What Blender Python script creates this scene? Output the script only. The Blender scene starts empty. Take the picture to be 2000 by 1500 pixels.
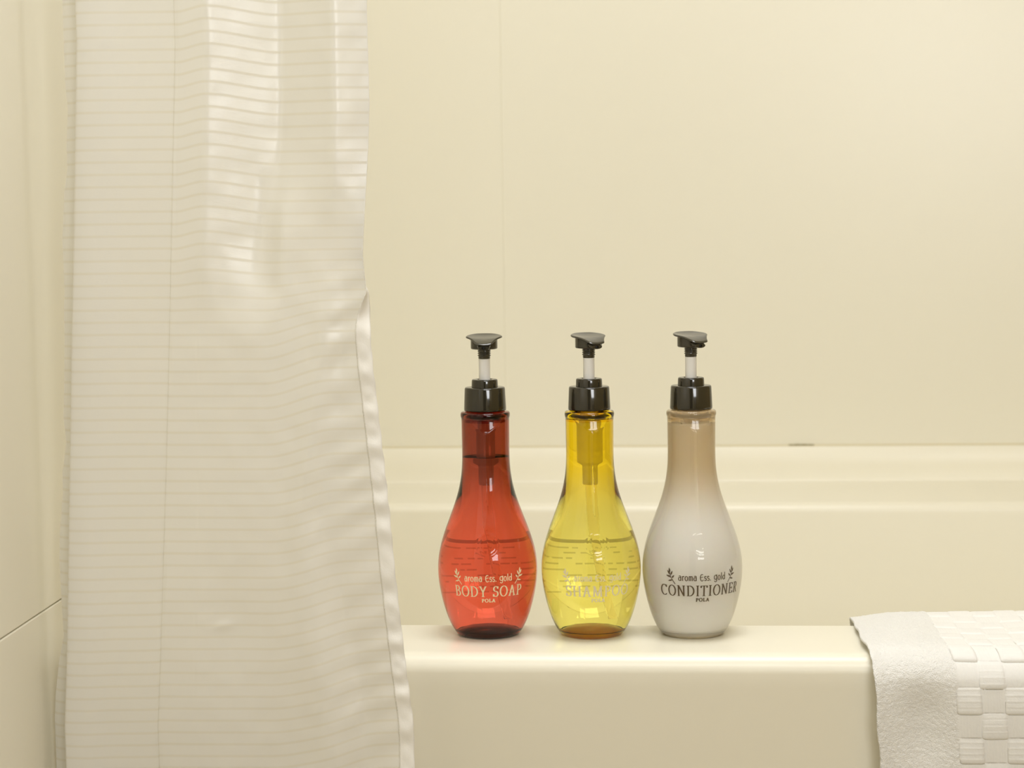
import bpy, bmesh, math, random
import numpy as np
from mathutils import Vector, Matrix, noise

random.seed(4)
rng = np.random.default_rng(4)
SC = bpy.context.scene
COL = SC.collection
PI = math.pi
def rad(a): return a * PI / 180

# ------------------------------------------------------------------ camera, light, exposure
YAW, PITCH, ROLL = rad(4.5), rad(5.25), rad(0.85)
_f = Vector((-math.sin(YAW) * math.cos(PITCH), math.cos(YAW) * math.cos(PITCH), -math.sin(PITCH)))
_r = Vector((math.cos(YAW), math.sin(YAW), 0))
_u = _r.cross(_f)
_r2 = _r * math.cos(ROLL) - _u * math.sin(ROLL)
_u2 = _r * math.sin(ROLL) + _u * math.cos(ROLL)
cam = bpy.data.cameras.new('camera')
cam.sensor_width = 36
cam.lens = 72
cam.clip_start = 0.02
cam.dof.use_dof = True
cam.dof.focus_distance = 1.71
cam.dof.aperture_fstop = 10
camo = bpy.data.objects.new('camera', cam)
COL.objects.link(camo)
m = Matrix((_r2, _u2, -_f)).transposed().to_4x4()
m.translation = Vector((0, 0, 0.372))
camo.matrix_world = m
SC.camera = camo

world = bpy.data.worlds.new('world')
SC.world = world
world.use_nodes = True
world.node_tree.nodes['Background'].inputs[0].default_value = (1.0, 0.93, 0.82, 1)
world.node_tree.nodes['Background'].inputs[1].default_value = 0.06

def area(name, loc, target, sx, sy, power, col):
    l = bpy.data.lights.new(name, 'AREA')
    l.shape = 'RECTANGLE'
    l.size, l.size_y, l.energy, l.color = sx, sy, power, col
    o = bpy.data.objects.new(name, l)
    COL.objects.link(o)
    o.location = loc
    o.rotation_euler = (Vector(target) - Vector(loc)).to_track_quat('-Z', 'Y').to_euler()
    return o
area('bath_lamp_light', (0.05, 1.58, 1.50), (0.00, 1.76, 0), 0.60, 0.60, 12.6, (0.98, 1.0, 1.03))
area('front_fill_light', (0.10, 0.25, 1.50), (0.0, 0.90, 0), 0.70, 0.70, 13.5, (0.98, 1.0, 1.03))  # unseen fill added to brighten curtain, apron and white bottle
area('curtain_fill_light', (0.86, -0.85, 0.62), (-0.15, 1.70, 0.2), 0.85, 0.80, 21.5, (0.98, 1.0, 1.03))  # unseen lamp added to bring out the satin highlight on the curtain

SC.view_settings.view_transform = 'Standard'
SC.view_settings.look = 'None'
SC.view_settings.gamma = 1.0
SC.view_settings.use_curve_mapping = False
SC.view_settings.exposure = 0.09
SC.cycles.max_bounces = 24
SC.cycles.transmission_bounces = 24
SC.cycles.transparent_max_bounces = 16
SC.cycles.diffuse_bounces = 6
SC.cycles.glossy_bounces = 8
SC.cycles.blur_glossy = 0.4
SC.cycles.sample_clamp_indirect = 6

# ------------------------------------------------------------------ materials
def mat(name, col, rough=0.5, **kw):
    ma = bpy.data.materials.new(name)
    ma.use_nodes = True
    b = ma.node_tree.nodes['Principled BSDF']
    b.inputs['Base Color'].default_value = (*col, 1)
    b.inputs['Roughness'].default_value = rough
    for k, v in kw.items():
        b.inputs[k.replace('_', ' ')].default_value = v
    return ma, b
def node(ma, kind, **kw):
    n = ma.node_tree.nodes.new(kind)
    for k, v in kw.items(): setattr(n, k, v)
    return n
def link(ma, a, b): ma.node_tree.links.new(a, b)
def noise_bump(ma, b, scale, strength, dist=0.001, coord='Object'):
    tc = node(ma, 'ShaderNodeTexCoord')
    nz = node(ma, 'ShaderNodeTexNoise')
    nz.inputs['Scale'].default_value = scale
    nz.inputs['Detail'].default_value = 3
    bp = node(ma, 'ShaderNodeBump')
    bp.inputs['Strength'].default_value = strength
    bp.inputs['Distance'].default_value = dist
    link(ma, tc.outputs[coord], nz.inputs['Vector'])
    link(ma, nz.outputs['Fac'], bp.inputs['Height'])
    link(ma, bp.outputs['Normal'], b.inputs['Normal'])
    return nz

M_wall, b = mat('cream_wall_panel', (0.82, 0.785, 0.66), 0.30)
noise_bump(M_wall, b, 35, 0.08)
M_tub, b = mat('ivory_tub_acrylic', (0.86, 0.822, 0.69), 0.33)
noise_bump(M_tub, b, 8, 0.05)
M_back, b = mat('panel_joint_backing', (0.50, 0.40, 0.22), 0.7)
M_seal, b = mat('sealant', (0.72, 0.65, 0.45), 0.5)
M_gap, b = mat('sealant_stain', (0.36, 0.31, 0.16), 0.8)
M_ceil, b = mat('ceiling_white', (0.80, 0.76, 0.66), 0.6)
noise_bump(M_ceil, b, 60, 0.1)
M_floor, b = mat('floor_beige', (0.36, 0.29, 0.17), 0.45)
noise_bump(M_floor, b, 80, 0.2)
M_tan, b = mat('tan_side_wall', (0.42, 0.32, 0.14), 0.4)
noise_bump(M_tan, b, 40, 0.1)
M_frame, b = mat('lamp_frame', (0.75, 0.73, 0.70), 0.4)
M_glow, b = mat('lamp_diffuser', (0.9, 0.88, 0.82), 0.5)
M_metal, b = mat('brushed_rod', (0.62, 0.60, 0.56), 0.25, Metallic=1.0)
M_black, b = mat('smoky_black_plastic', (0.024, 0.020, 0.011), 0.08, IOR=1.65)
M_head, b = mat('smoky_black_head', (0.040, 0.035, 0.022), 0.13, IOR=1.65)
M_hole, b = mat('nozzle_hole', (0.004, 0.004, 0.003), 0.6)
M_stem, b = mat('white_pump_stem', (0.86, 0.85, 0.82), 0.35, Subsurface_Weight=0.2)
b.inputs['Subsurface Radius'].default_value = (0.004, 0.004, 0.004)
M_house, b = mat('pump_housing', (0.86, 0.76, 0.56), 0.4, Alpha=0.45)
M_gold, b = mat('cream_gold_ink', (0.84, 0.70, 0.45), 0.35)
M_pale, b = mat('pale_ink', (0.74, 0.66, 0.46), 0.4)
M_brown, b = mat('dark_brown_ink', (0.095, 0.065, 0.032), 0.4)

def clear(name, col, ior=1.45, rough=0.0):
    ma, b = mat(name, col, rough, IOR=ior)
    b.inputs['Transmission Weight'].default_value = 1.0
    return ma
def shell(name, thin, thick, base):
    """blown plastic: thin at the belly, thicker (deeper in colour) at the neck and the base"""
    ma = clear(name, thin)
    b = ma.node_tree.nodes['Principled BSDF']
    tc = node(ma, 'ShaderNodeTexCoord'); sp = node(ma, 'ShaderNodeSeparateXYZ')
    link(ma, tc.outputs['Object'], sp.inputs[0])
    rp = node(ma, 'ShaderNodeValToRGB')
    dv = node(ma, 'ShaderNodeMath', operation='DIVIDE'); dv.inputs[1].default_value = 0.2
    link(ma, sp.outputs['Z'], dv.inputs[0]); link(ma, dv.outputs[0], rp.inputs[0])
    e = rp.color_ramp.elements
    e[0].position, e[0].color = 0.004, (*base, 1)
    e[1].position, e[1].color = 0.76, (*thick, 1)
    rp.color_ramp.interpolation = 'EASE'
    for p_, c_ in ((0.016, thin), (0.45, thin)):
        q = e.new(p_); q.color = (*c_, 1)
    link(ma, rp.outputs[0], b.inputs['Base Color'])
    return ma, mat(name + '_base', base, 0.15)[0]
M_red = shell('red_plastic', (0.87, 0.128, 0.07), (0.30, 0.045, 0.02), (0.030, 0.040, 0.035))
M_amber = shell('amber_plastic', (1.0, 0.92, 0.21), (1.0, 0.72, 0.015), (0.72, 0.28, 0.04))
M_beige = shell('beige_clear_plastic', (1.0, 0.98, 0.94), (0.82, 0.66, 0.42), (0.8, 0.7, 0.5))
def bare(name, kind, ior):
    ma = bpy.data.materials.new(name); ma.use_nodes = True
    nt = ma.node_tree; nt.nodes.remove(nt.nodes['Principled BSDF'])
    g = node(ma, kind); g.inputs['IOR'].default_value = ior; g.inputs['Roughness'].default_value = 0
    link(ma, g.outputs[0], nt.nodes['Material Output'].inputs['Surface'])
    return ma
M_wet = bare('wet_inner_wall', 'ShaderNodeBsdfRefraction', 1.45)
M_beige[0].node_tree.nodes['Principled BSDF'].inputs['Transmission Weight'].default_value = 0.75
M_inner = bare('clear_inner_wall', 'ShaderNodeBsdfGlass', 1.45)
M_liquid = bare('clear_liquid', 'ShaderNodeBsdfRefraction', 1.38)
M_tube = clear('clear_dip_tube', (0.95, 0.90, 0.80), 1.05)
def ink(name, col, alpha):
    ma, b = mat(name, col, 0.5)
    b.inputs['Alpha'].default_value = alpha
    return ma
M_cream, b = mat('milky_conditioner', (0.97, 0.938, 0.85), 0.35, Subsurface_Weight=0.4, Subsurface_Scale=0.012)
b.inputs['Subsurface Radius'].default_value = (1.0, 0.85, 0.6)

M_band = ink('rear_band_ink', (0.25, 0.15, 0.07), 0.55)
M_small = ink('rear_small_ink', (0.25, 0.15, 0.07), 0.30)

# curtain weave: satin bands with thin matt lines, following the cloth's own height
M_cloth = bpy.data.materials.new('striped_curtain_cloth')
M_cloth.use_nodes = True
b = M_cloth.node_tree.nodes['Principled BSDF']
out = M_cloth.node_tree.nodes['Material Output']
uv = node(M_cloth, 'ShaderNodeUVMap')
sep = node(M_cloth, 'ShaderNodeSeparateXYZ')
link(M_cloth, uv.outputs['UV'], sep.inputs[0])
mu = node(M_cloth, 'ShaderNodeMath', operation='MULTIPLY'); mu.inputs[1].default_value = 1 / 0.0096
fr = node(M_cloth, 'ShaderNodeMath', operation='FRACT')
link(M_cloth, sep.outputs['Y'], mu.inputs[0]); link(M_cloth, mu.outputs[0], fr.inputs[0])
rp = node(M_cloth, 'ShaderNodeValToRGB')
e = rp.color_ramp.elements
e[0].position, e[0].color = 0.0, (0, 0, 0, 1)
e[1].position, e[1].color = 1.0, (0, 0, 0, 1)
for p_, v_ in ((0.70, 0), (0.80, 1), (0.90, 1)):
    q = e.new(p_); q.color = (v_, v_, v_, 1)
link(M_cloth, fr.outputs[0], rp.inputs[0])
mx = node(M_cloth, 'ShaderNodeMix', data_type='RGBA')
mx.inputs[6].default_value = (0.885, 0.87, 0.82, 1)
mx.inputs[7].default_value = (0.845, 0.815, 0.725, 1)
link(M_cloth, rp.outputs['Color'], mx.inputs[0])
link(M_cloth, mx.outputs[2], b.inputs['Base Color'])
rr = node(M_cloth, 'ShaderNodeMapRange'); b.inputs['Specular IOR Level'].default_value = 0.85; rr.inputs[3].default_value = 0.30; rr.inputs[4].default_value = 0.60
link(M_cloth, rp.outputs['Color'], rr.inputs[0]); link(M_cloth, rr.outputs[0], b.inputs['Roughness'])
b.inputs['Sheen Weight'].default_value = 0.15
wv = node(M_cloth, 'ShaderNodeTexNoise'); wv.inputs['Scale'].default_value = 1.0; wv.inputs['Detail'].default_value = 2
mp = node(M_cloth, 'ShaderNodeMapping'); mp.inputs['Scale'].default_value = (160, 1500, 1)
link(M_cloth, uv.outputs['UV'], mp.inputs['Vector']); link(M_cloth, mp.outputs[0], wv.inputs['Vector'])
bp = node(M_cloth, 'ShaderNodeBump'); bp.inputs['Strength'].default_value = 0.10; bp.inputs['Distance'].default_value = 0.0006
link(M_cloth, wv.outputs['Fac'], bp.inputs['Height']); link(M_cloth, bp.outputs['Normal'], b.inputs['Normal'])
tl = node(M_cloth, 'ShaderNodeBsdfTranslucent')
link(M_cloth, mx.outputs[2], tl.inputs['Color'])
ms = node(M_cloth, 'ShaderNodeMixShader'); ms.inputs[0].default_value = 0.28
link(M_cloth, b.outputs[0], ms.inputs[1]); link(M_cloth, tl.outputs[0], ms.inputs[2])
link(M_cloth, ms.outputs[0], out.inputs['Surface'])
M_hem, b = mat('plain_curtain_hem', (0.86, 0.835, 0.775), 0.5)
noise_bump(M_hem, b, 700, 0.15)
M_thread, b = mat('cream_thread', (0.80, 0.77, 0.69), 0.7)

M_towel, b = mat('white_terry', (0.85, 0.84, 0.81), 0.9)
b.inputs['Sheen Weight'].default_value = 0.25
tc = node(M_towel, 'ShaderNodeTexCoord'); vo = node(M_towel, 'ShaderNodeTexVoronoi'); vo.inputs['Scale'].default_value = 1050
at = node(M_towel, 'ShaderNodeAttribute', attribute_name='pile'); bp = node(M_towel, 'ShaderNodeBump'); bp.inputs['Distance'].default_value = 0.0013
bp.invert = True
link(M_towel, tc.outputs['Object'], vo.inputs['Vector']); link(M_towel, vo.outputs['Distance'], bp.inputs['Height'])
link(M_towel, at.outputs['Fac'], bp.inputs['Strength']); link(M_towel, bp.outputs['Normal'], b.inputs['Normal'])

# ------------------------------------------------------------------ helpers
def mesh_obj(name, verts, faces, material, parent=None, smooth=True, uvs=None):
    me = bpy.data.meshes.new(name)
    me.from_pydata([tuple(v) for v in verts], [], faces)
    if uvs is not None:
        lay = me.uv_layers.new(name='UVMap')
        idx = np.zeros(len(me.loops), dtype=np.int32)
        me.loops.foreach_get('vertex_index', idx)
        lay.data.foreach_set('uv', np.asarray(uvs, dtype=np.float32)[idx].ravel())
    me.materials.append(material)
    if smooth: me.polygons.foreach_set('use_smooth', [True] * len(me.polygons))
    me.update()
    o = bpy.data.objects.new(name, me)
    COL.objects.link(o)
    if parent: o.parent = parent
    return o
def grid_faces(nr, nc, wrap=False):
    f = []
    for i in range(nr - 1):
        for j in range(nc if wrap else nc - 1):
            k = (j + 1) % nc
            f.append((i * nc + j, i * nc + k, (i + 1) * nc + k, (i + 1) * nc + j))
    return f
def tag(o, label, cat, group=None):
    o['label'] = label; o['category'] = cat
    if group: o['group'] = group
    return o
def thing(name, label, cat, loc=(0, 0, 0), rz=0.0, group=None):
    o = bpy.data.objects.new(name, None)
    o.empty_display_size = 0.02
    COL.objects.link(o)
    o.location = loc; o.rotation_euler = (0, 0, rz)
    return tag(o, label, cat, group)
def box(name, lo, hi, material, parent=None, bevel=0.0, structure=False, seg=2):
    bm = bmesh.new()
    bmesh.ops.create_cube(bm, size=1)
    for v in bm.verts:
        v.co = Vector([(lo[i] + hi[i]) / 2 + v.co[i] * (hi[i] - lo[i]) for i in range(3)])
    if bevel:
        bmesh.ops.bevel(bm, geom=bm.edges[:], offset=bevel, segments=seg, affect='EDGES', profile=0.5)
    me = bpy.data.meshes.new(name); bm.to_mesh(me); bm.free()
    me.materials.append(material)
    o = bpy.data.objects.new(name, me); COL.objects.link(o)
    if parent: o.parent = parent
    if structure: o['kind'] = 'structure'
    return o
def smooth01(x, a, b_):
    t = np.clip((np.asarray(x, float) - a) / (b_ - a), 0, 1)
    return t * t * (3 - 2 * t)
def lathe(prof, n=48):
    """closed solid of revolution from (r, z) pairs; r = 0 ends are poles"""
    verts, faces, rows = [], [], []
    for r, z in prof:
        if r <= 1e-9:
            rows.append([len(verts)]); verts.append((0, 0, z))
        else:
            rows.append(list(range(len(verts), len(verts) + n)))
            verts += [(r * math.cos(2 * PI * k / n), r * math.sin(2 * PI * k / n), z) for k in range(n)]
    for a, c in zip(rows, rows[1:]):
        for k in range(n):
            l = (k + 1) % n
            if len(a) == 1 and len(c) == 1: continue
            if len(a) == 1: faces.append((a[0], c[l], c[k]))
            elif len(c) == 1: faces.append((a[k], a[l], c[0]))
            else: faces.append((a[k], a[l], c[l], c[k]))
    return verts, faces
def lathe_obj(name, prof, material, parent, n=48, loc=None):
    v, f = lathe(prof, n)
    o = mesh_obj(name, v, f, material, parent)
    if loc: o.location = loc
    return o
def flat_by_angle(o, ang=35):
    o.data.set_sharp_from_angle(angle=rad(ang))

# ------------------------------------------------------------------ room
XL, XR, YB, YF, ZF, ZC = -0.5055, 1.30, 2.6415, -0.95, -0.56, 1.56
JZ = 0.045
wl = box('wall_left', (XL - 0.06, YF, ZF), (XL - 0.008, YB + 0.06, ZC), M_back, structure=True)
box('wall_panel', (XL - 0.009, YF, JZ + 0.0004), (XL, YB, ZC), M_wall, wl, 0.0012)
box('wall_panel', (XL - 0.009, YF, ZF), (XL, YB, JZ - 0.0004), M_wall, wl, 0.0012)
wb = box('wall_back', (XL - 0.06, YB + 0.008, ZF), (XR + 0.06, YB + 0.06, ZC), M_wall, structure=True)
SX = -0.2163
box('wall_panel', (XL, YB, ZF), (SX, YB + 0.009, ZC), M_wall, wb, 0.0006)
box('wall_panel', (SX, YB, ZF), (XR, YB + 0.009, ZC), M_wall, wb, 0.0006)
wr = box('wall_right', (XR, YF, ZF), (XR + 0.06, YB + 0.06, ZC), M_tan, structure=True)
# wall behind the camera, with an open doorway
wf = box('wall_front', (0.36, YF - 0.06, ZF), (XR + 0.06, YF, ZC), M_wall, structure=True)
box('wall_panel', (XL - 0.06, YF - 0.06, ZF), (-0.34, YF, ZC), M_wall, wf)
box('wall_panel', (-0.34, YF - 0.06, 1.30), (0.36, YF, ZC), M_wall, wf)
box('floor', (XL - 0.06, YF - 0.06, ZF - 0.05), (XR + 0.06, YB + 0.06, ZF), M_floor, structure=True)
box('ceiling', (XL - 0.06, YF - 0.06, ZC), (XR + 0.06, YB + 0.06, ZC + 0.05), M_ceil, structure=True)

# ceiling lamp over the tub, then housings of the two added fill lights
cl = thing('ceiling_light', 'square white ceiling light above the bathtub', 'ceiling light', (0.05, 1.58, ZC))
box('lamp_frame', (-0.36, -0.36, -0.03), (0.36, 0.36, 0), M_frame, cl, 0.006)
cl = thing('ceiling_light', 'added unseen fill light on the ceiling outside the tub', 'ceiling light', (0.10, 0.25, ZC))
box('lamp_frame', (-0.41, -0.41, -0.03), (0.41, 0.41, 0), M_frame, cl, 0.006)

ml = thing('added_lamp_panel', 'added unseen fill lamp panel behind the camera', 'lamp', (0.86, -0.85, 0.62), math.atan2(1.01, 2.55))
box('fill_housing', (-0.43, -0.075, -0.42), (0.43, -0.02, 0.42), M_frame, ml, 0.008)

# ------------------------------------------------------------------ bathtub
def rrect(x0, x1, y0, y1, r, z, nc=9, ns=26):
    pts = []
    cs = [(x1 - r, y1 - r, 0), (x0 + r, y1 - r, 90), (x0 + r, y0 + r, 180), (x1 - r, y0 + r, 270)]
    for i, (cx, cy, a0) in enumerate(cs):
        arc = [(cx + r * math.cos(rad(a0 + 90 * k / (nc - 1))), cy + r * math.sin(rad(a0 + 90 * k / (nc - 1)))) for k in range(nc)]
        pts += arc
        nx, ny, na = cs[(i + 1) % 4]
        ex, ey = nx + r * math.cos(rad(na)), ny + r * math.sin(rad(na))
        sx, sy = arc[-1]
        pts += [(sx + (ex - sx) * k / ns, sy + (ey - sy) * k / ns) for k in range(1, ns)]
    return [(x, y, z) for x, y in pts]
TX0, TX1 = XL + 0.0002, XR - 0.0002
TY0, TY1 = 1.632, YB - 0.0005
loops = []
R = 0.015
loops.append(rrect(TX0, TX1, TY0 + 0.062, TY1, 0.001, ZF))
loops.append(rrect(TX0, TX1, TY0 + 0.022, TY1, 0.001, -0.20))
loops.append(rrect(TX0, TX1, TY0 + 0.0012, TY1, 0.001, -R - 0.012))
for k in range(0, 9):                                                # front bullnose
    a = 90 * k / 8
    d = R * (1 - math.cos(rad(a)))
    loops.append(rrect(TX0, TX1, TY0 + d, TY1, 0.001, -R + R * math.sin(rad(a))))
loops.append(rrect(TX0 + 0.012, TX1 - 0.03, TY0 + 0.03, TY1 - 0.04, 0.01, 0.0))
IX0, IX1, IY0, IY1 = TX0 + 0.052, TX1 - 0.12, 1.760, 2.452            # inner edge of the rim
R2 = 0.012
loops.append(rrect(IX0 - 0.02, IX1 + 0.06, IY0 - R2 - 0.06, IY1 + R2 + 0.06, 0.10, 0.0))
for k in range(0, 9):
    a = 90 * k / 8
    d = R2 * (1 - math.sin(rad(a)))
    loops.append(rrect(IX0 - d, IX1 + d, IY0 - d, IY1 + d, 0.09, -R2 * (1 - math.cos(rad(a)))))
loops.append(rrect(IX0 + 0.012, IX1 - 0.012, IY0 + 0.008, IY1 - 0.010, 0.09, -0.12))
loops.append(rrect(IX0 + 0.035, IX1 - 0.06, IY0 + 0.026, IY1 - 0.030, 0.10, -0.36))
for k in range(1, 6):
    a = rad(90 * k / 5)
    d = 0.06 * (1 - math.cos(a))
    loops.append(rrect(IX0 + 0.035 + d, IX1 - 0.06 - d, IY0 + 0.026 + d, IY1 - 0.030 - d, 0.10, -0.36 - 0.06 * math.sin(a)))
n = len(loops[0])
verts = [p for l in loops for p in l]
faces = grid_faces(len(loops), n, True)
faces.append(tuple(range((len(loops) - 1) * n, len(loops) * n)))
tub = thing('bathtub', 'ivory bathtub with rounded rim carrying the three pump bottles', 'bathtub', (0, 0, 0))
tb = mesh_obj('basin', verts, faces, M_tub, tub)
flat_by_angle(tb, 50)
# low upstand along the back wall, with a cove at its foot
prof = [(2.6395, 0.0455), (2.6382, 0.0450), (2.6372, 0.0436), (2.6362, 0.020)]
for k in range(0, 5):
    a = rad(90 * k / 4)
    prof.append((2.6362 - 0.003 * (1 - math.cos(a)), 0.003 - 0.003 * math.sin(a) + 0.0003))
prof += [(2.620, 0.0003), (2.615, -0.004), (YB - 0.0006, -0.004), (YB - 0.0006, 0.0455)]
prof = [(y, z) for y, z in prof]
v = [(x, y, z) for x in (TX0, TX1) for y, z in prof]
k_ = len(prof)
f = [(i, (i + 1) % k_, k_ + (i + 1) % k_, k_ + i) for i in range(k_)] + [tuple(range(k_))[::-1], tuple(range(k_, 2 * k_))]
o = mesh_obj('rim_upstand', v, f, M_tub, tub); flat_by_angle(o, 40)

# sealant bead where the upstand meets the wall panels, with its dark gap
tr = mesh_obj('trim_1', *[list(t) for t in (
    [(x, YB - 0.0002 - 0.0022 * math.cos(a), 0.0455 + 0.0022 * math.sin(a)) for x in (TX0, TX1) for a in [rad(90 * q / 4) for q in range(5)]] ,
    [(i, i + 1, 5 + i + 1, 5 + i) for i in range(4)])], M_seal)
tr['kind'] = 'structure'
gv, gf = [], []
for i in range(13):
    x = 0.1484 + (0.1811 - 0.1484) * i / 12
    h = 0.0007 + 0.0008 * math.sin(PI * i / 12) * (0.6 + 0.4 * math.sin(i * 1.9))
    for (y, z) in ((YB - 0.0021, 0.0462), (YB - 0.0026, 0.0466), (YB - 0.0019, 0.0470 + h)): gv.append((x, y, z))
for i in range(12):
    for j in range(2): gf.append((i * 3 + j, i * 3 + j + 1, (i + 1) * 3 + j + 1, (i + 1) * 3 + j))
mesh_obj('dark_gap', gv, gf, M_gap, tr)['label'] = 'dark gap in the sealant'

# ------------------------------------------------------------------ shower curtain
F1 = [[0.495, -0.4585], [0.4493, -0.4608], [0.4098, -0.4627], [0.37, -0.4647], [0.3301, -0.4667], [0.29, -0.4689], [0.2497, -0.4712], [0.2092, -0.4732], [0.1685, -0.4753], [0.1276, -0.4773], [0.0866, -0.4794], [0.0453, -0.4815], [0.0038, -0.4836], [-0.045, -0.487]]
F2 = [[0.4934, -0.3811], [0.4479, -0.3833], [0.4085, -0.3853], [0.3689, -0.3873], [0.3292, -0.3893], [0.2892, -0.3913], [0.249, -0.3934], [0.2087, -0.3956], [0.1682, -0.3979], [0.1274, -0.4004], [0.0865, -0.4029], [0.0454, -0.4054], [0.004, -0.4079], [-0.0446, -0.4111]]
EE = [[0.4903, -0.2307], [0.4451, -0.2303], [0.406, -0.2322], [0.3667, -0.2347], [0.3273, -0.237], [0.2875, -0.2349], [0.2477, -0.2327], [0.2076, -0.229], [0.1673, -0.2251], [0.1269, -0.2215], [0.0864, -0.2186], [0.0456, -0.2151], [0.0047, -0.211], [-0.0435, -0.2058]]
RX = [[0.4909, -0.2621], [0.4457, -0.2631], [0.4065, -0.264], [0.3672, -0.2649], [0.3276, -0.2659], [0.2879, -0.2668], [0.248, -0.2712], [0.2079, -0.2779], [0.1676, -0.2842], [0.1271, -0.29], [0.0864, -0.2888], [0.0455, -0.2853], [0.0044, -0.2794], [-0.0438, -0.2724]]
K0 = [[0.4953, -0.4755], [0.4693, -0.4756], [0.444, -0.4741], [0.4163, -0.4763], [0.3977, -0.4762], [0.3794, -0.4793], [0.3423, -0.482], [0.3195, -0.4818], [0.3026, -0.4816], [0.2821, -0.4828], [0.2632, -0.483], [0.2255, -0.4848], [0.2, -0.4863], [0.1812, -0.4845], [0.1555, -0.4885], [0.1387, -0.4887], [0.1071, -0.4924], [0.0866, -0.4935], [0.068, -0.4934], [0.0237, -0.4922], [-0.0017, -0.4973], [-0.0263, -0.5007], [-0.0451, -0.502]]
def tab(t):
    a = np.array(t)[::-1]
    return lambda z: np.interp(z, a[:, 0], a[:, 1])
k0f, f1f, f2f, ef, rxf = tab(K0), tab(F1), tab(F2), tab(EE), tab(RX)
YC = 1.577
ZT, ZB = 1.28, -0.42
zs = np.concatenate([np.linspace(ZT, 0.62, 24)[:-1], np.linspace(0.62, -0.12, 330), np.linspace(-0.12, ZB, 16)[1:]])
def blend_catmull(P, n_seg):
    """P: list of control arrays -> dense Catmull-Rom samples"""
    P = [2 * P[0] - P[1]] + P + [2 * P[-1] - P[-2]]
    res = []
    for i in range(1, len(P) - 2):
        n_ = n_seg[i - 1]
        for k in range(n_):
            t = k / n_
            a, b_, c, d = P[i - 1], P[i], P[i + 1], P[i + 2]
            res.append(0.5 * ((2 * b_) + (c - a) * t + (2 * a - 5 * b_ + 4 * c - d) * t * t + (3 * b_ - a - 3 * c + d) * t ** 3))
    res.append(P[-2])
    return res
HEM = 0.0118
rows, uvrows, hemrows, hemuv = [], [], [], []
for z in zs:
    k0, fa, fb, E_, rx = float(k0f(z)), float(f1f(z)), float(f2f(z)), float(ef(z)), float(rxf(z))
    hi = float(smooth01(z, 0.262, 0.345))           # strength of the deep upper folds
    lo = 1 - float(smooth01(z, -0.02, 0.13))
    mid = (1 - hi) * (1 - lo)
    A = lambda x, d: np.array((x, YC + d))
    head = [A(k0, 0.020), A(k0 + 0.006, 0.0165), A(fa + 0.0085, 0.0120), A(fa + 0.0130, 0.0090), A(fa + 0.0085, 0.0055), A(fa + 0.0018, 0.0030), A(fa, -0.0008), A(fa + 0.0018, -0.0040),
            A(fa + 0.016, -0.0048), A(fb - 0.040, -0.0020), A(fb - 0.008, -0.0014), A(fb - 0.0008, -0.0016), A(fb - 0.0002, -0.0021), A(fb + 0.0003, -0.0027), A(fb + 0.0012, -0.0030)]
    pts = blend_catmull(head, [4, 5, 4, 4, 5, 5, 5, 6, 22, 12, 8, 5, 5, 5])
    curl = 1 - float(smooth01(z, 0.255, 0.335))     # 0 = hem folded away behind, 1 = hem flat to the front
    ang = rad(150) * (1 - curl) + rad(6) * curl
    xe = E_ - HEM * max(0.0, math.cos(ang)) - 0.0015 * (1 - curl)
    x0 = fb + 0.0016
    T = np.linspace(0, 1, 150)[1:]
    prof = np.interp(T, [0, .17, .53, .83, 1.0], [-0.55, -1, 1, -.9, .1])
    prof = np.convolve(np.pad(prof, 6, mode='reflect', reflect_type='odd'), np.hanning(13) / np.hanning(13).sum(), 'valid')
    # the wide trough closes lower down on the left lobe than on the right
    h2 = smooth01(z, 0.33, 0.43)
    amp = 0.0112 * (hi * (1 - smooth01(T, .40, .60)) + h2 * smooth01(T, .40, .60))
    d = -0.0030 + (prof + 0.55) * amp
    d += -0.0032 * np.sin(PI * T) * (1 - hi)
    xx = x0 + T * (xe - x0)
    wr_ = 0.012 + 0.004 * lo
    d += -0.0042 * np.exp(-((xx - rx) / wr_) ** 2) * (1 - hi)
    d += 0.0050 * np.exp(-((xx - (rx + 0.030)) / 0.014) ** 2) * lo
    d += 0.0030 * np.exp(-((xx - (rx - 0.055)) / 0.030) ** 2) * lo
    d += 0.0020 * np.exp(-((xx + 0.345) / 0.020) ** 2) * np.exp(-((z - 0.035) / 0.03) ** 2)
    # small pucker
    d += -0.0016 * np.exp(-((xx + 0.356 - (z - 0.0365) * 0.8) / 0.007) ** 2 - ((z - 0.0365) / 0.0035) ** 2)
    v_ = z + 0.0065 * smooth01(T, .16, .52) * hi - 0.004 * smooth01(T, 0.0, .16) * hi
    v_ = v_ - 0.012 * smooth01(T, .50, .85) * mid - 0.020 * smooth01(T, .45, 1.0) * lo
    for i_, x_ in enumerate(xx):
        d[i_] += 0.0006 * noise.noise(Vector((x_ * 26, z * 17, 0.3))) + 0.0005 * noise.noise(Vector((x_ * 70, z * 60, 4.3))) * (1.0 if T[i_] > .15 else 0.4)
        # drag creases running down from the puckered hem
        d[i_] += 0.00075 * (1 - hi) * float(smooth01(T[i_], .70, 1.0)) * math.sin((z * 1.0 - x_ * 0.45) * 2 * PI / 0.027 + 1.5 * math.sin(z * 41))
    pts += [np.array((a, YC + c)) for a, c in zip(xx, d)]
    nh = len(pts) - len(xx)
    for i_ in range(nh):
        p = pts[i_]
        w = 0.0009 * noise.noise(Vector((p[0] * 22, z * 9, 2.1)))
        pts[i_] = np.array((p[0], p[1] + w))
    rows.append([(p[0], p[1], z) for p in pts])
    us = np.concatenate([[0], np.cumsum([np.hypot(*(q - p)) for p, q in zip(pts, pts[1:])])])
    head_v = z + 0.0024 * np.sin(np.linspace(0, PI, nh)) * (1 - 1.3 * float(smooth01(z, 0.02, 0.22)))
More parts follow.
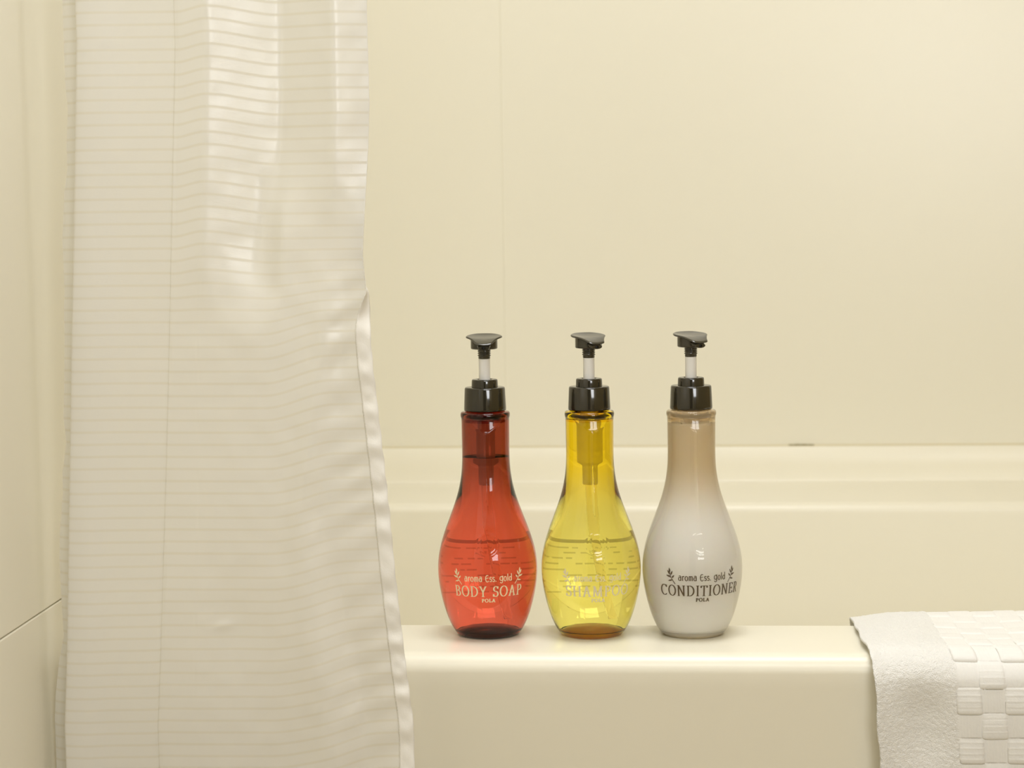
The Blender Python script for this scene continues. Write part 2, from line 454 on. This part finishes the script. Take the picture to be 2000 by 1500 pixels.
    uvrows.append(list(zip(us, np.concatenate([head_v, v_]))))
    # hem: doubled strip with puckers
    p = pts[-1]
    hr, hu = [], []
    sc = 0.9 + 0.35 * noise.noise(Vector((z * 30, 1.7, 0)))
    for k in range(9):
        t = k / 8
        puck = 0.00060 * math.sin(z * 2 * PI / 0.0165 + 2.4 * math.sin(z * 33) + 0.7 * t) * math.sin(PI * min(1, t * 1.15)) * sc
        hx = p[0] + HEM * t * math.cos(ang) * (1 + 0.02 * math.sin(z * 310))
        hy = p[1] + HEM * t * math.sin(ang) - 0.0007 * math.sin(PI * min(1, t + 0.08)) + puck
        hr.append((hx, hy, z)); hu.append((us[-1] + HEM * t, v_[-1] + 0.003 * t))
    hemrows.append(hr); hemuv.append(hu)
cur = thing('shower_curtain', 'off-white striped shower curtain hanging in folds at left', 'shower curtain', (-0.35, YC, ZT))
off = np.array((-0.35, YC, ZT))
nc = len(rows[0])
V = np.array(rows).reshape(-1, 3) - off
co = mesh_obj('cloth', V, grid_faces(len(rows), nc), M_cloth, cur, True, np.array(uvrows).reshape(-1, 2))
V = np.array(hemrows).reshape(-1, 3) - off
ho = mesh_obj('side_hem', V, grid_faces(len(hemrows), 9), M_hem, cur, True, np.array(hemuv).reshape(-1, 2))
ho['label'] = 'puckered stitched hem along the right edge'
sm = ho.modifiers.new('thick', 'SOLIDIFY'); sm.thickness = 0.0007; sm.offset = -1
# stitching along the hem
sv, sf = [], []
zi = 0.36
while zi > -0.10:
    i = int(np.argmin(abs(zs - zi)))
    p = np.array(hemrows[i][0]) - off
    for dx, dz in ((-.00022, 0), (0, .0009), (.00022, 0), (0, -.0009)):
        sv.append((p[0] + 0.0004 + dx, p[1] - 0.00095, p[2] + dz))
    b0 = len(sv) - 4
    sv.append((p[0] + 0.0004, p[1] - 0.0014, p[2]))
    sf += [(b0, b0 + 1, b0 + 4), (b0 + 1, b0 + 2, b0 + 4), (b0 + 2, b0 + 3, b0 + 4), (b0 + 3, b0, b0 + 4)]
    zi -= 0.0030
st = mesh_obj('stitching', sv, sf, M_thread, cur, False); st['kind'] = 'stuff'
# rod above the frame that carries it
rod = thing('curtain_rod', 'metal rod carrying the shower curtain', 'curtain rod', (0, YC, ZT + 0.02))
v, f = lathe([(0, 0), (0.011, 0), (0.011, XR - XL - 0.002), (0, XR - XL - 0.002)], 20)
o = mesh_obj('pole', v, f, M_metal, rod)
o.rotation_euler = (0, rad(90), 0); o.location = (XL + 0.001, 0, 0); flat_by_angle(o, 40)

# ------------------------------------------------------------------ bottles
_CH = [28.8354, -8.2024, -4.9773, 6.2072, -0.3273, -1.097, -0.2745, 0.5066]     # smooth outline of the bottle, mm
def rad_at(z): return np.polynomial.chebyshev.chebval((np.asarray(z) * 1000 - 95) / 95, _CH) / 1000

def wall_at(z): return 0.0015 + 0.0014 * smooth01(z, 0.150, 0.170)

def relief(u, z):
    """embossing on the front: V facet under the lip, ridge down the neck, round crest on the belly"""
    zv = 0.1735 + 0.44 * np.abs(u) + 20.0 * u * u
    inside = smooth01(z - zv, -0.0004, 0.0009)
    edge = np.exp(-((z - zv + 0.0004) / 0.0011) ** 2) * (z < 0.187)
    h = -0.14 * np.clip(z - zv, 0, None) * (np.abs(u) < 0.020) + 0.00030 * edge
    wid = 0.0013 + 0.0032 * (1 - smooth01(z, 0.092, 0.116))
    below = (1 - smooth01(z, 0.1715, 0.1765)) * smooth01(z, 0.089, 0.098)
    h = h + 0.0010 * np.exp(-(np.abs(u) / wid) ** 1.6) * below * (0.55 + 0.45 * smooth01(z, 0.098, 0.128))
    rr_ = np.hypot(u, (z - 0.0825) * 1.0)
    h = h + 0.00018 * np.exp(-((rr_ - 0.0088) / 0.0009) ** 2) + 0.00009 * np.exp(-((rr_ - 0.0062) / 0.0007) ** 2)
    return h

def bottle_shell(name, material, base_m, level, parent):
    ang = np.concatenate([np.linspace(-75, 75, 151), np.linspace(75, 285, 43)[1:-1]])
    nA = len(ang)
    phi = np.radians(ang)
    zo = np.concatenate([np.linspace(0, 0.004, 6), np.linspace(0.004, 0.1848, 216)[1:]])
    rings = []
    # punt under the base
    for r_, z_ in ((0.003, 0.0128), (0.009, 0.0120), (0.0145, 0.0100), (0.019, 0.0066), (0.0218, 0.0030), (0.0230, 0.0008), (0.0236, 0.0)):
        rings.append((r_ + 0 * phi, z_))
    for z_ in zo:
        R0 = float(rad_at(z_)); R0 = R0 - 0.0011 * (1 - min(1.0, z_ / 0.003)) ** 2
        u = phi * R0
        front = np.abs(ang) < 72
        rings.append((R0 + np.where(front, relief(u, z_), 0), z_))
    for r_, z_ in ((20.55, 185.6), (20.88, 186.6), (20.98, 187.8), (20.88, 189.0), (20.5, 189.9), (19.8, 190.5), (16.4, 190.8), (15.6, 191.2), (15.4, 192.2), (15.4, 199.0), (15.0, 199.5), (13.6, 199.5), (13.3, 199.0), (13.3, 189.0), (14.2, 187.2), (16.4, 186.2), (17.2, 184.6)):
        rings.append((r_ / 1000 + 0 * phi, z_ / 1000))
    for z_ in np.linspace(0.182, 0.008, 110):
        rings.append((rad_at(z_) - wall_at(z_) + 0 * phi, z_))
    rb = float(rad_at(0.008)) - 0.0015
    for k in range(1, 6):
        a = rad(90 * k / 5)
        rings.append((rb - 0.0055 * (1 - math.cos(a)) + 0 * phi, 0.008 - 0.0026 * math.sin(a)))
    for r_, z_ in ((0.0215, 0.0072), (0.0165, 0.0112), (0.010, 0.0136), (0.003, 0.0144)):
        rings.append((r_ + 0 * phi, z_))
    vs = []
    for r_, z_ in rings:
        vs += list(zip(r_ * np.sin(phi), -r_ * np.cos(phi), np.full(nA, z_)))
    fs = grid_faces(len(rings), nA, True)
    fs.append(tuple(range(nA))[::-1]); fs.append(tuple(range((len(rings) - 1) * nA, len(rings) * nA)))
    o = mesh_obj(name, vs, fs, material, parent)
    o.data.materials.append(M_inner); o.data.materials.append(base_m); o.data.materials.append(M_wet)
    r0 = 7 + len(zo) + 17                        # first ring of the inner wall
    mi = np.zeros(len(fs), dtype=np.int32); mi[r0 * nA:] = 1
    for k in range(r0, len(rings) - 1):
        if rings[k][1] < level - 0.001: mi[k * nA:(k + 1) * nA] = 3
    mi[(len(rings) - 1) * nA] = 2; mi[:6 * nA] = 2; mi[(len(rings) - 1) * nA + 1] = 3
    o.data.polygons.foreach_set('material_index', mi)
    return o

def liquid(name, level, material, parent, inset=-0.00006):
    prof = [(0, 0.0143), (0.003, 0.0143), (0.010, 0.0135), (0.0165, 0.0111), (0.0215, 0.0071)]
    rb = float(rad_at(0.008)) - 0.0015 - inset
    for k in range(5, -1, -1):
        a = rad(90 * k / 5)
        prof.append((rb - 0.0055 * (1 - math.cos(a)), 0.008 - 0.0026 * math.sin(a) - 0.00005))
    for z_ in np.linspace(0.010, min(level, 0.1846), 100):
        prof.append((float(rad_at(z_) - wall_at(z_)) - inset, z_))
    r_end = prof[-1][0]
    prof += [(r_end - 0.0006, level - 0.0007), (r_end - 0.0016, level - 0.0010), (0, level - 0.0010)]
    return lathe_obj(name, prof, material, parent, 96)

# ---- lettering: each glyph is a set of strokes, thick where it runs upright
def arc(cx, cy, rx, ry, a0, a1, n_=14):
    return [(cx + rx * math.cos(rad(a0 + (a1 - a0) * k / n_)), cy + ry * math.sin(rad(a0 + (a1 - a0) * k / n_))) for k in range(n_ + 1)]
def sf_(x, y, w=0.26): return [(x - w / 2, y), (x + w / 2, y)]
GL = {
 'B': (.66, [[(.16, 0), (.16, 1)], [(.02, .975), (.30, .975)] + arc(.30, .755, .22, .22, 90, -90), [(.16, .525), (.32, .525)] + arc(.32, .275, .27, .25, 90, -90) + [(.02, .025)]]),
 'O': (.82, [arc(.41, .5, .35, .49, 0, 360, 30)]),
 'D': (.80, [[(.16, 0), (.16, 1)], [(.02, .975), (.30, .975)] + arc(.30, .5, .42, .475, 90, -90, 20) + [(.02, .025)]]),
 'Y': (.72, [[(.36, 0), (.36, .47)], [(.10, 1), (.36, .45)], [(.63, 1), (.36, .45)], sf_(.10, .98), sf_(.63, .98, .2), sf_(.36, .02, .3)]),
 'S': (.56, [arc(.28, .745, .20, .235, 20, 255, 16) + arc(.28, .265, .22, .25, 80, -160, 16), [(.47, .98), (.47, .76)], [(.06, .02), (.06, .26)]]),
 'A': (.76, [[(.10, 0), (.36, 1)], [(.36, 1), (.63, 0)], [(.20, .34), (.54, .34)], sf_(.10, .02, .24), sf_(.63, .02, .28)]),
 'P': (.60, [[(.16, 0), (.16, 1)], [(.02, .975), (.28, .975)] + arc(.28, .72, .25, .255, 90, -90) + [(.16, .465)], sf_(.16, .02, .3)]),
 'H': (.82, [[(.16, 0), (.16, 1)], [(.66, 0), (.66, 1)], [(.16, .52), (.66, .52)], sf_(.16, .98), sf_(.16, .02), sf_(.66, .98), sf_(.66, .02)]),
 'M': (.96, [[(.14, 0), (.18, 1)], [(.18, 1), (.47, .06)], [(.47, .06), (.76, 1)], [(.80, 0), (.76, 1)], sf_(.14, .02, .24), sf_(.80, .02, .28), sf_(.12, .98, .2), sf_(.82, .98, .2)]),
 'C': (.76, [arc(.42, .5, .35, .485, 48, 312, 26), [(.68, .98), (.68, .76)]]),
 'N': (.84, [[(.15, 0), (.15, 1)], [(.15, 1), (.68, .02)], [(.68, 0), (.68, 1)], sf_(.15, .02, .24), sf_(.10, .98, .2), sf_(.68, .98, .26)]),
 'I': (.36, [[(.18, 0), (.18, 1)], sf_(.18, .98, .30), sf_(.18, .02, .30)]),
 'T': (.68, [[(.34, 0), (.34, 1)], [(.03, .965), (.65, .965)], [(.04, .98), (.04, .78)], [(.64, .98), (.64, .78)], sf_(.34, .02, .3)]),
 'E': (.62, [[(.16, 0), (.16, 1)], [(.02, .975), (.54, .975)], [(.02, .025), (.57, .025)], [(.16, .51), (.42, .51)], [(.54, .98), (.54, .80)], [(.57, .02), (.57, .22)], [(.42, .60), (.42, .42)]]),
 'R': (.70, [[(.16, 0), (.16, 1)], [(.02, .975), (.28, .975)] + arc(.28, .74, .23, .235, 90, -90) + [(.16, .505)], [(.30, .50), (.60, .02)], sf_(.16, .02, .28), sf_(.62, .02, .16)]),
 'L': (.58, [[(.16, 0), (.16, 1)], [(.02, .025), (.54, .025)], [(.54, .02), (.54, .24)], sf_(.16, .98, .28)]),
 'a': (.56, [arc(.24, .24, .19, .22, 0, 360, 18), [(.44, 0), (.44, .40)] + arc(.27, .50, .17, .14, -10, 150, 8)]),
 'r': (.42, [[(.12, 0), (.12, .6)], [(.12, .42)] + arc(.27, .42, .13, .17, 150, 30, 8)]),
 'o': (.58, [arc(.28, .30, .22, .29, 0, 360, 20)]),
 'm': (.80, [[(.12, 0), (.12, .6)], [(.12, .40)] + arc(.25, .40, .13, .19, 160, 0, 8) + [(.38, 0)], [(.38, .40)] + arc(.52, .40, .14, .19, 160, 0, 8) + [(.66, 0)]]),
 'e': (.66, [arc(.36, .40, .28, .42, 55, 320, 20), [(.10, .42), (.56, .50)]]),
 's': (.44, [arc(.22, .44, .14, .14, 20, 255, 10) + arc(.22, .16, .16, .15, 80, -160, 10)]),
 '.': (.24, [[(.10, 0), (.10, .10)]]),
 'g': (.64, [arc(.29, .36, .23, .27, 0, 360, 18), [(.52, .66), (.52, 0)] + arc(.31, -.02, .21, .20, 0, -160, 10), [(.40, .64), (.60, .68)]]),
 'l': (.26, [[(.12, 0), (.12, .92)]]),
 'd': (.60, [arc(.26, .27, .20, .26, 0, 360, 18), [(.48, 0), (.48, .92)]]),
 ' ': (.38, []),
}
def text_strokes(s, height, spacing, T=0.15, t_=0.055):
    x = 0; res = []
    for ch in s:
        w, st_ = GL[ch]
        for pl in st_:
            res.append([((x + px) * height, py * height) for px, py in pl])
        x += w + spacing
    W = (x - spacing) * height
    return [[(px - W / 2, py) for px, py in pl] for pl in res], W, T * height, t_ * height
class Print:
    """thin ink laid on the bottle: u along the surface (m), v = height z (m), phi0 = turn round the bottle"""
    def __init__(s, phi0=0.0, lift=0.00022): s.v, s.f, s.phi0, s.lift = [], [], phi0, lift
    def pt(s, u, z, ref):
        a = s.phi0 + u / ref
        R0 = float(rad_at(z)) + s.lift
        s.v.append((R0 * math.sin(a), -R0 * math.cos(a), z)); return len(s.v) - 1
    def stroke(s, pl, T, t_, z0, ref, fit=1.0):
        dense = [pl[0]]
        for p, q in zip(pl, pl[1:]):
            L = math.hypot(q[0] - p[0], q[1] - p[1]); n_ = max(1, int(L / 0.0012))
            dense += [(p[0] + (q[0] - p[0]) * k / n_, p[1] + (q[1] - p[1]) * k / n_) for k in range(1, n_ + 1)]
        prev = None
        for i, p in enumerate(dense):
            a = dense[max(0, i - 1)]; c = dense[min(len(dense) - 1, i + 1)]
            dx, dy = c[0] - a[0], c[1] - a[1]; L = math.hypot(dx, dy) or 1e-9
            w = (t_ + (T - t_) * (abs(dy) / L) ** 1.2) / 2
            nx, ny = -dy / L * w, dx / L * w
            pr = (s.pt((p[0] + nx) * fit, z0 + p[1] + ny, ref), s.pt((p[0] - nx) * fit, z0 + p[1] - ny, ref))
            if prev: s.f.append((prev[0], prev[1], pr[1], pr[0]))
            prev = pr
    def text(s, txt, height, z0, ref, width, spacing=0.12, T=0.15, t_=0.055):
        st_, W, T2, t2 = text_strokes(txt, height, spacing, T, t_)
        for pl in st_: s.stroke(pl, T2, t2, z0, ref, width / W)
    def leaf(s, x, z, ln, w, a, ref):
        pts = []
        n_ = 7
        for k in range(n_ + 1):
            t = k / n_; h = w * math.sin(PI * t ** 0.8) / 2
            pts.append((t * ln, h))
        for k in range(n_ - 1, 0, -1):
            t = k / n_; pts.append((t * ln, -w * math.sin(PI * t ** 0.8) / 2))
        ids = [s.pt(x + p * math.cos(a) - q * math.sin(a), z + p * math.sin(a) + q * math.cos(a), ref) for p, q in pts]
        c = s.pt(x + ln * 0.5 * math.cos(a), z + ln * 0.5 * math.sin(a), ref)
        for k in range(len(ids)): s.f.append((ids[k], ids[(k + 1) % len(ids)], c))
    def bar(s, u0, u1, z0, z1, ref, n_=10):
        prev = None
        for k in range(n_ + 1):
            u = u0 + (u1 - u0) * k / n_
            q = (s.pt(u, z0, ref), s.pt(u, z1, ref))
            if prev: s.f.append((prev[0], q[0], q[1], prev[1]))
            prev = q
    def build(s, name, material, parent):
        return mesh_obj(name, s.v, s.f, material, parent, True)

def pump(parent, dirn):
    """black pump with white stem; dirn turns the spout"""
    # large collar and small ring
    big = [(0, 0.1914), (0.0172, 0.1914), (0.01785, 0.1919), (0.01785, 0.1935), (0.0171, 0.2098), (0.01685, 0.2107), (0.0163, 0.2112), (0.0108, 0.2113), (0, 0.2113)]
    o = lathe_obj('collar', big, M_black, parent, 72); flat_by_angle(o, 55)
    small = [(0.0, 0.2113), (0.0112, 0.2113), (0.0110, 0.2164), (0.0108, 0.2174), (0.0102, 0.2179), (0.0066, 0.2179), (0.0062, 0.2174), (0.0060, 0.2150), (0.0, 0.2150)]
    o = lathe_obj('locking_ring', small, M_black, parent, 64); flat_by_angle(o, 55)
    stem = [(0, 0.2140), (0.0048, 0.2140), (0.0048, 0.2365), (0, 0.2365)]
    o = lathe_obj('stem', stem, M_stem, parent, 40); flat_by_angle(o, 50); o['label'] = 'white pump stem'
    # threaded neck of the head and skirt
    hd = bpy.data.objects.new('pump_head', None); hd.empty_display_size = 0.01
    COL.objects.link(hd); hd.parent = parent; hd.rotation_euler = (0, 0, dirn)
    th = [(0, 0.2350), (0.0046, 0.2350), (0.0050, 0.2354), (0.0050, 0.2372)]
    for k in range(3):
        z0 = 0.2376 + k * 0.0018
        th += [(0.0050, z0), (0.0056, z0 + 0.0003), (0.0057, z0 + 0.0006), (0.0050, z0 + 0.0011)]
    th += [(0.0056, 0.2428), (0.0074, 0.2442), (0, 0.2442)]
    lathe_obj('threaded_neck', th, M_head, hd, 40)
    sk = [(0, 0.2436), (0.0106, 0.2436), (0.0112, 0.2440), (0.0113, 0.2448), (0.0113, 0.2508), (0, 0.2508)]
    sko = lathe_obj('skirt', sk, M_head, hd, 48); flat_by_angle(sko, 50)
    # paddle: rounded at the back, drawn in to a lip at the front (-y)
    half = [(0.0, 12.6), (4.5, 12.3), (8.5, 11.0), (12.0, 8.4), (14.3, 5.2), (15.4, 1.6), (15.3, -1.0), (14.2, -2.9), (12.9, -4.8), (11.3, -7.2), (9.7, -10.0), (8.3, -13.0), (7.3, -15.6), (6.4, -17.2), (3.2, -17.9), (0, -18.1)]
    out_ = half + [(-x, y) for x, y in half[-2:0:-1]]
    n_ = len(out_)
    rings_ = [0.0, 0.25, 0.5, 0.72, 0.88, 0.96, 1.0]
    def top(x, y):
        z = 0.2543 + 0.0019 * min(1.0, max(0.0, (y + 1) / 12.0)) ** 1.3
        q = max(0.0, 1.5 - y)
        z -= 0.0052 * (q / 19.6) ** 1.5
        z += 0.0011 * min(1.0, (x / 14.0) ** 2) - 0.0004
        z -= 0.0006 * max(0, 1 - ((y - 3) / 10) ** 2)
        if y > 8: z += 0.0005 * ((y - 8) / 4.6) ** 2
        return z
    vs, fs = [], []
    for s_, dz, shrink in [(r_, 0, 1.0) for r_ in rings_] + [(1.0, -0.0009, 1.012), (1.0, -0.0016, 0.985), (0.8, -0.0018, 1), (0.4, -0.0018, 1), (0.0, -0.0018, 1)]:
        for x, y in out_:
            xx, yy = x * s_ * shrink, y * s_ * shrink - 1.0 * (1 - s_)
            extra = -0.0006 if (s_ == 1.0 and dz == 0) else 0
            vs.append((xx / 1000, yy / 1000, top(xx, yy) + dz + extra))
    for q in sko.data.vertices:                      # skirt runs up to the underside of the paddle
        if q.co.z > 0.2500: q.co.z = min(0.2532, top(q.co.x * 1000, q.co.y * 1000) - 0.0009)
    R_ = len(vs) // n_
    fs = [tuple(q[::-1]) for q in grid_faces(R_, n_, True)]
    o = mesh_obj('paddle', vs, fs, M_head, hd)
    sub = o.modifiers.new('sub', 'SUBSURF'); sub.levels = 1; sub.render_levels = 2
    # spout under the lip
    sp, fp = [], []
    def ring(y, rx_, rz_, zc):
        for k in range(20):
            a = 2 * PI * k / 20
            sp.append((rx_ * math.cos(a), y, zc + rz_ * math.sin(a)))
    for y, rx_, rz_, zc in ((-0.006, 0.0062, 0.0026, 0.2478), (-0.011, 0.0060, 0.0024, 0.2470), (-0.0160, 0.0050, 0.0021, 0.2455), (-0.0166, 0.0046, 0.0018, 0.2453), (-0.0166, 0.0017, 0.0012, 0.2453), (-0.0120, 0.0016, 0.0011, 0.2463)):
        ring(y, rx_, rz_, zc)
    fp = grid_faces(6, 20, True) + [tuple(range(20)), tuple(range(100, 120))[::-1]]
    o = mesh_obj('spout', sp, fp, M_head, hd); flat_by_angle(o, 40)
    hv, hf = lathe([(0, 0), (0.00135, 0), (0.00135, 0.0006), (0, 0.0006)], 16)
    o = mesh_obj('nozzle_hole', hv, hf, M_hole, hd); o.rotation_euler = (rad(90), 0, 0); o.location = (0, -0.0158, 0.2453)
    # housing and dip tube inside the bottle
    hs = [(0, 0.1275), (0.0042, 0.1275), (0.0046, 0.1282), (0.0047, 0.1440), (0.0052, 0.1450), (0.0076, 0.1468), (0.0079, 0.1480), (0.0079, 0.1990), (0, 0.1990)]
    o = lathe_obj('pump_housing', hs, M_house, parent, 40); flat_by_angle(o, 50)
    # slightly bent dip tube
    tv, tf = [], []
    N_ = 26
    for i in range(N_):
        t = i / (N_ - 1)
        z = 0.1290 + (0.0175 - 0.1290) * t
        x = 0.0130 * t ** 2.0; y = -0.004 * t ** 2
        for k in range(16):
            a = 2 * PI * k / 16
            tv.append((x + 0.0030 * math.cos(a), y + 0.0030 * math.sin(a), z))
    tf = grid_faces(N_, 16, True) + [tuple(range(16))[::-1], tuple(range((N_ - 1) * 16, N_ * 16))]
    o = mesh_obj('dip_tube', tv, tf, M_tube, parent)

def make_bottle(label, loc, face, head, shell_m, liq_m, level, ink, word, word_w, rear, tint):
    t = thing('pump_bottle', label, 'bottle', loc, face, 'toiletry pump bottles on the tub rim')
    s = bottle_shell('bottle_body', shell_m[0], shell_m[1], level, t)
    liquid('liquid', level, liq_m, t)['label'] = tint
    pump(t, head)
    REF = 0.0416
    p = Print(); p.text(word, 0.00905, 0.0394, REF, word_w, 0.13); p.build('product_name', ink, t)
    p = Print(); p.text('aroma ess. gold', 0.0066, 0.0524, REF, 0.0405, 0.06, 0.15, 0.075); p.build('range_name', ink, t)
    p = Print(); p.text('POLA', 0.0029, 0.0347, 0.0400, 0.0112, 0.16, 0.24, 0.15); p.build('brand_mark', ink, t)
    for sgn in (-1, 1):
        p = Print()
        cx = 0.0262 * sgn
        mir = lambda a: a if sgn > 0 else PI - a
        p.stroke([(cx - sgn * 0.0032, -0.0032), (cx + sgn * 0.0005, 0.0022), (cx + sgn * 0.0016, 0.0062)], 0.0006, 0.0005, 0.0526, REF)
        for (dx, dz, ln, w, a) in ((0.0014, 0.0062, 0.0042, 0.0015, 80), (0.0010, 0.0046, 0.0046, 0.0015, 52), (0.0006, 0.0042, 0.0040, 0.0014, 112), (0.0004, 0.0026, 0.0046, 0.0015, 18), (-0.0004, 0.0018, 0.0034, 0.0013, 130), (-0.0008, 0.0002, 0.0040, 0.0013, -14)):
            p.leaf(cx + sgn * dx, 0.0526 + dz, ln, w, mir(rad(a)), REF)
        p.build('sprig_emblem', ink, t)
    if rear:
        p = Print(PI, 0.00025)
        p.bar(-0.040, 0.040, 0.0672, 0.0698, REF, 30)
        p.build('rear_band', M_band, t)
        p = Print(PI, 0.00025)
        r_ = random.Random(7)
        for i in range(9):
            z = 0.0632 - i * 0.0035
            u = -0.034
            while u < 0.030:
                w = r_.uniform(0.0015, 0.006)
                if r_.random() < 0.72: p.bar(u, u + w, z, z + 0.0010, REF, 2)
                u += w + r_.uniform(0.0006, 0.0025)
        p.build('rear_small_print', M_small, t)['kind'] = 'stuff'
    return t

def facing(x, y, extra): return math.atan2(-x, y) * -1 * -1 + rad(extra)
# azimuth towards the camera: rotating local -Y by angle a gives (sin a, -cos a)
def face_cam(x, y, deg): return math.atan2(-x, y) + rad(deg)
RB, YBt, WB = (-0.1582, 1.7162), (-0.0701, 1.7172), (0.0155, 1.7198)
make_bottle('translucent red pump bottle reading BODY SOAP, leftmost of the three', (*RB, 0.0002), face_cam(*RB, 0.5), rad(-2), M_red, M_liquid, 0.1533, M_gold, 'BODY SOAP', 0.0600, True, 'clear soap filled to the neck')
make_bottle('translucent amber yellow pump bottle with pale print, standing in the middle', (*YBt, 0.0002), face_cam(*YBt, 8), rad(17), M_amber, M_liquid, 0.1846, M_pale, 'SHAMPOO', 0.0560, True, 'clear amber shampoo')
make_bottle('milky cream pump bottle reading CONDITIONER in dark letters, rightmost', (*WB, 0.0002), face_cam(*WB, 12), rad(17), M_beige, M_cream, 0.1803, M_brown, 'CONDITIONER', 0.0735, None, 'opaque cream conditioner')

# ------------------------------------------------------------------ towel over the rim
def towel():
    X0, X1 = 0.0, 0.36
    step = 0.0009
    # path across the rim: s = 0 on top of the back edge
    path = []
    base = [(1.803, -0.200, 0), (1.7870, -0.06, 0), (1.7820, -0.018, 0), (1.7790, -0.004, 0)]
    ctr = [(1.800, -0.170), (1.792, -0.09), (1.7850, -0.025), (1.7800, -0.004), (1.7750, 0.0020), (1.7680, 0.0042), (1.7500, 0.0042), (1.7200, 0.0036), (1.6850, 0.0034), (1.6580, 0.0034), (1.6430, 0.0022), (1.6325, -0.0025), (1.6255, -0.0110), (1.6225, -0.0220), (1.6225, -0.0450), (1.6260, -0.085), (1.6295, -0.130), (1.6320, -0.170), (1.6350, -0.230)]
    P = [np.array(p) for p in ctr]
    dense = blend_catmull(P, [30] * (len(P) - 1))
    L = np.concatenate([[0], np.cumsum([np.hypot(*(q - p)) for p, q in zip(dense, dense[1:])])])
    dense = np.array(dense)
    ns_ = int(L[-1] / step)
    S = np.linspace(0, L[-1], ns_)
    py = np.interp(S, L, dense[:, 0]); pz = np.interp(S, L, dense[:, 1])
    ty = np.gradient(py, S); tz = np.gradient(pz, S)
    ny, nz_ = tz, -ty                 # outward normal: up on the rim, towards the viewer on the front
    sgn_ = np.where(nz_[len(nz_) // 2] > 0, 1, -1)
    ny, nz_ = ny * sgn_, nz_ * sgn_
    s_front = float(np.interp(-1.6420, -py[len(py) // 4:], S[len(py) // 4:]))   # where the path turns down the front
    nx = int((X1 - X0) / step)
    XX = np.linspace(X0, X1, nx)
    SS, XG = np.meshgrid(S, XX, indexing='ij')
    rel = SS - s_front                # + runs down the front
    # left edge drifts right as the cloth hangs
    edge = 0.1528 + 0.0040 * smooth01(rel, -0.02, 0.02) + 0.085 * np.clip(rel, 0, None) * 0.75
    Xw = edge + XG * (1 - 0.0)
    # woven squares
    pu, pv = 0.0192, 0.0205
    TER = 0.0640                       # width of the plain terry border
    U = (XG - TER) / pu; Vv = (rel + 0.0062) / pv
    iu, iv = np.floor(U), np.floor(Vv)
    fu, fv = U - iu, Vv - iv
    puff = ((iu + iv) % 2 == 0)
    wv_ = smooth01(XG, TER - 0.0012, TER + 0.0012)
    shp = np.clip(np.minimum(fu, 1 - fu) / 0.10, 0, 1) ** 0.6
    prof_ = np.where(fv < 0.90, 0.35 + 0.65 * np.sin(0.5 * PI * np.clip(fv / 0.62, 0, 1)), np.clip((1 - fv) / 0.10, 0, 1))
    low = 0.0004 * np.sin(PI * np.clip(fv, 0, 1)) + 0.0005
    rib = 0.00022 * np.sin(2 * PI * fv * 9)
    hblk = np.where(puff, 0.0021 * shp * prof_ + rib, low - 0.0003 + 0.00015 * np.sin(2 * PI * fu * 8))
    # terry pile
    loops_ = rng.normal(0, 1, SS.shape)
    loops_ = (loops_ + np.roll(loops_, 1, 0) + np.roll(loops_, 1, 1) + np.roll(loops_, (1, 1), (0, 1))) / 2
    hter = 0.0010 + 0.00016 * loops_
    hblk = hblk * (0.55 + 0.45 * smooth01(rel, -0.03, 0.005))
    h = hblk * wv_ + hter * (1 - wv_) + 0.00003 * loops_ * wv_
    # broad hang: thickened edge, hollow next to it on the front
    h += 0.0022 * np.exp(-(XG / 0.006) ** 2) * smooth01(rel, -0.03, 0.03)
    h += -0.0080 * np.exp(-((XG - 0.038) / 0.021) ** 2) * smooth01(rel, 0.018, 0.060) * (1 - 0.6 * smooth01(rel, 0.07, 0.11))
    h += 0.0014 * np.sin(XG * 38 + 0.6) * smooth01(rel, -0.14, -0.06) + 0.0016 * np.clip(XG, 0, .3) / 0.1 * (1 - smooth01(rel, -0.02, 0.06))
    # the rear left corner is pressed flat
    h -= 0.0040 * np.exp(-(XG / 0.022) ** 2) * np.exp(-((rel + 0.128) / 0.045) ** 2)
    Yw = py[:, None] + ny[:, None] * h
    Zw = pz[:, None] + nz_[:, None] * h
    Xw = Xw + 0.0006 * np.sin(SS * 130) * np.exp(-(XG / 0.01) ** 2)
    Vt = np.stack([Xw, Yw, Zw], -1).reshape(-1, 3)
    org = np.array((0.30, 1.70, 0.0))
    fs = grid_faces(ns_, nx)
    t = mesh_obj('towel', Vt - org, fs, M_towel)
    t.location = org
    a = t.data.attributes.new('pile', 'FLOAT', 'POINT')
    a.data.foreach_set('value', (0.10 + 0.36 * (1 - wv_)).astype(np.float32).ravel())
    md = t.modifiers.new('thick', 'SOLIDIFY'); md.thickness = 0.0022; md.offset = 1 if sgn_ < 0 else -1
    return tag(t, 'white terry towel with a woven checkered field, draped over the tub rim', 'towel')
towel()
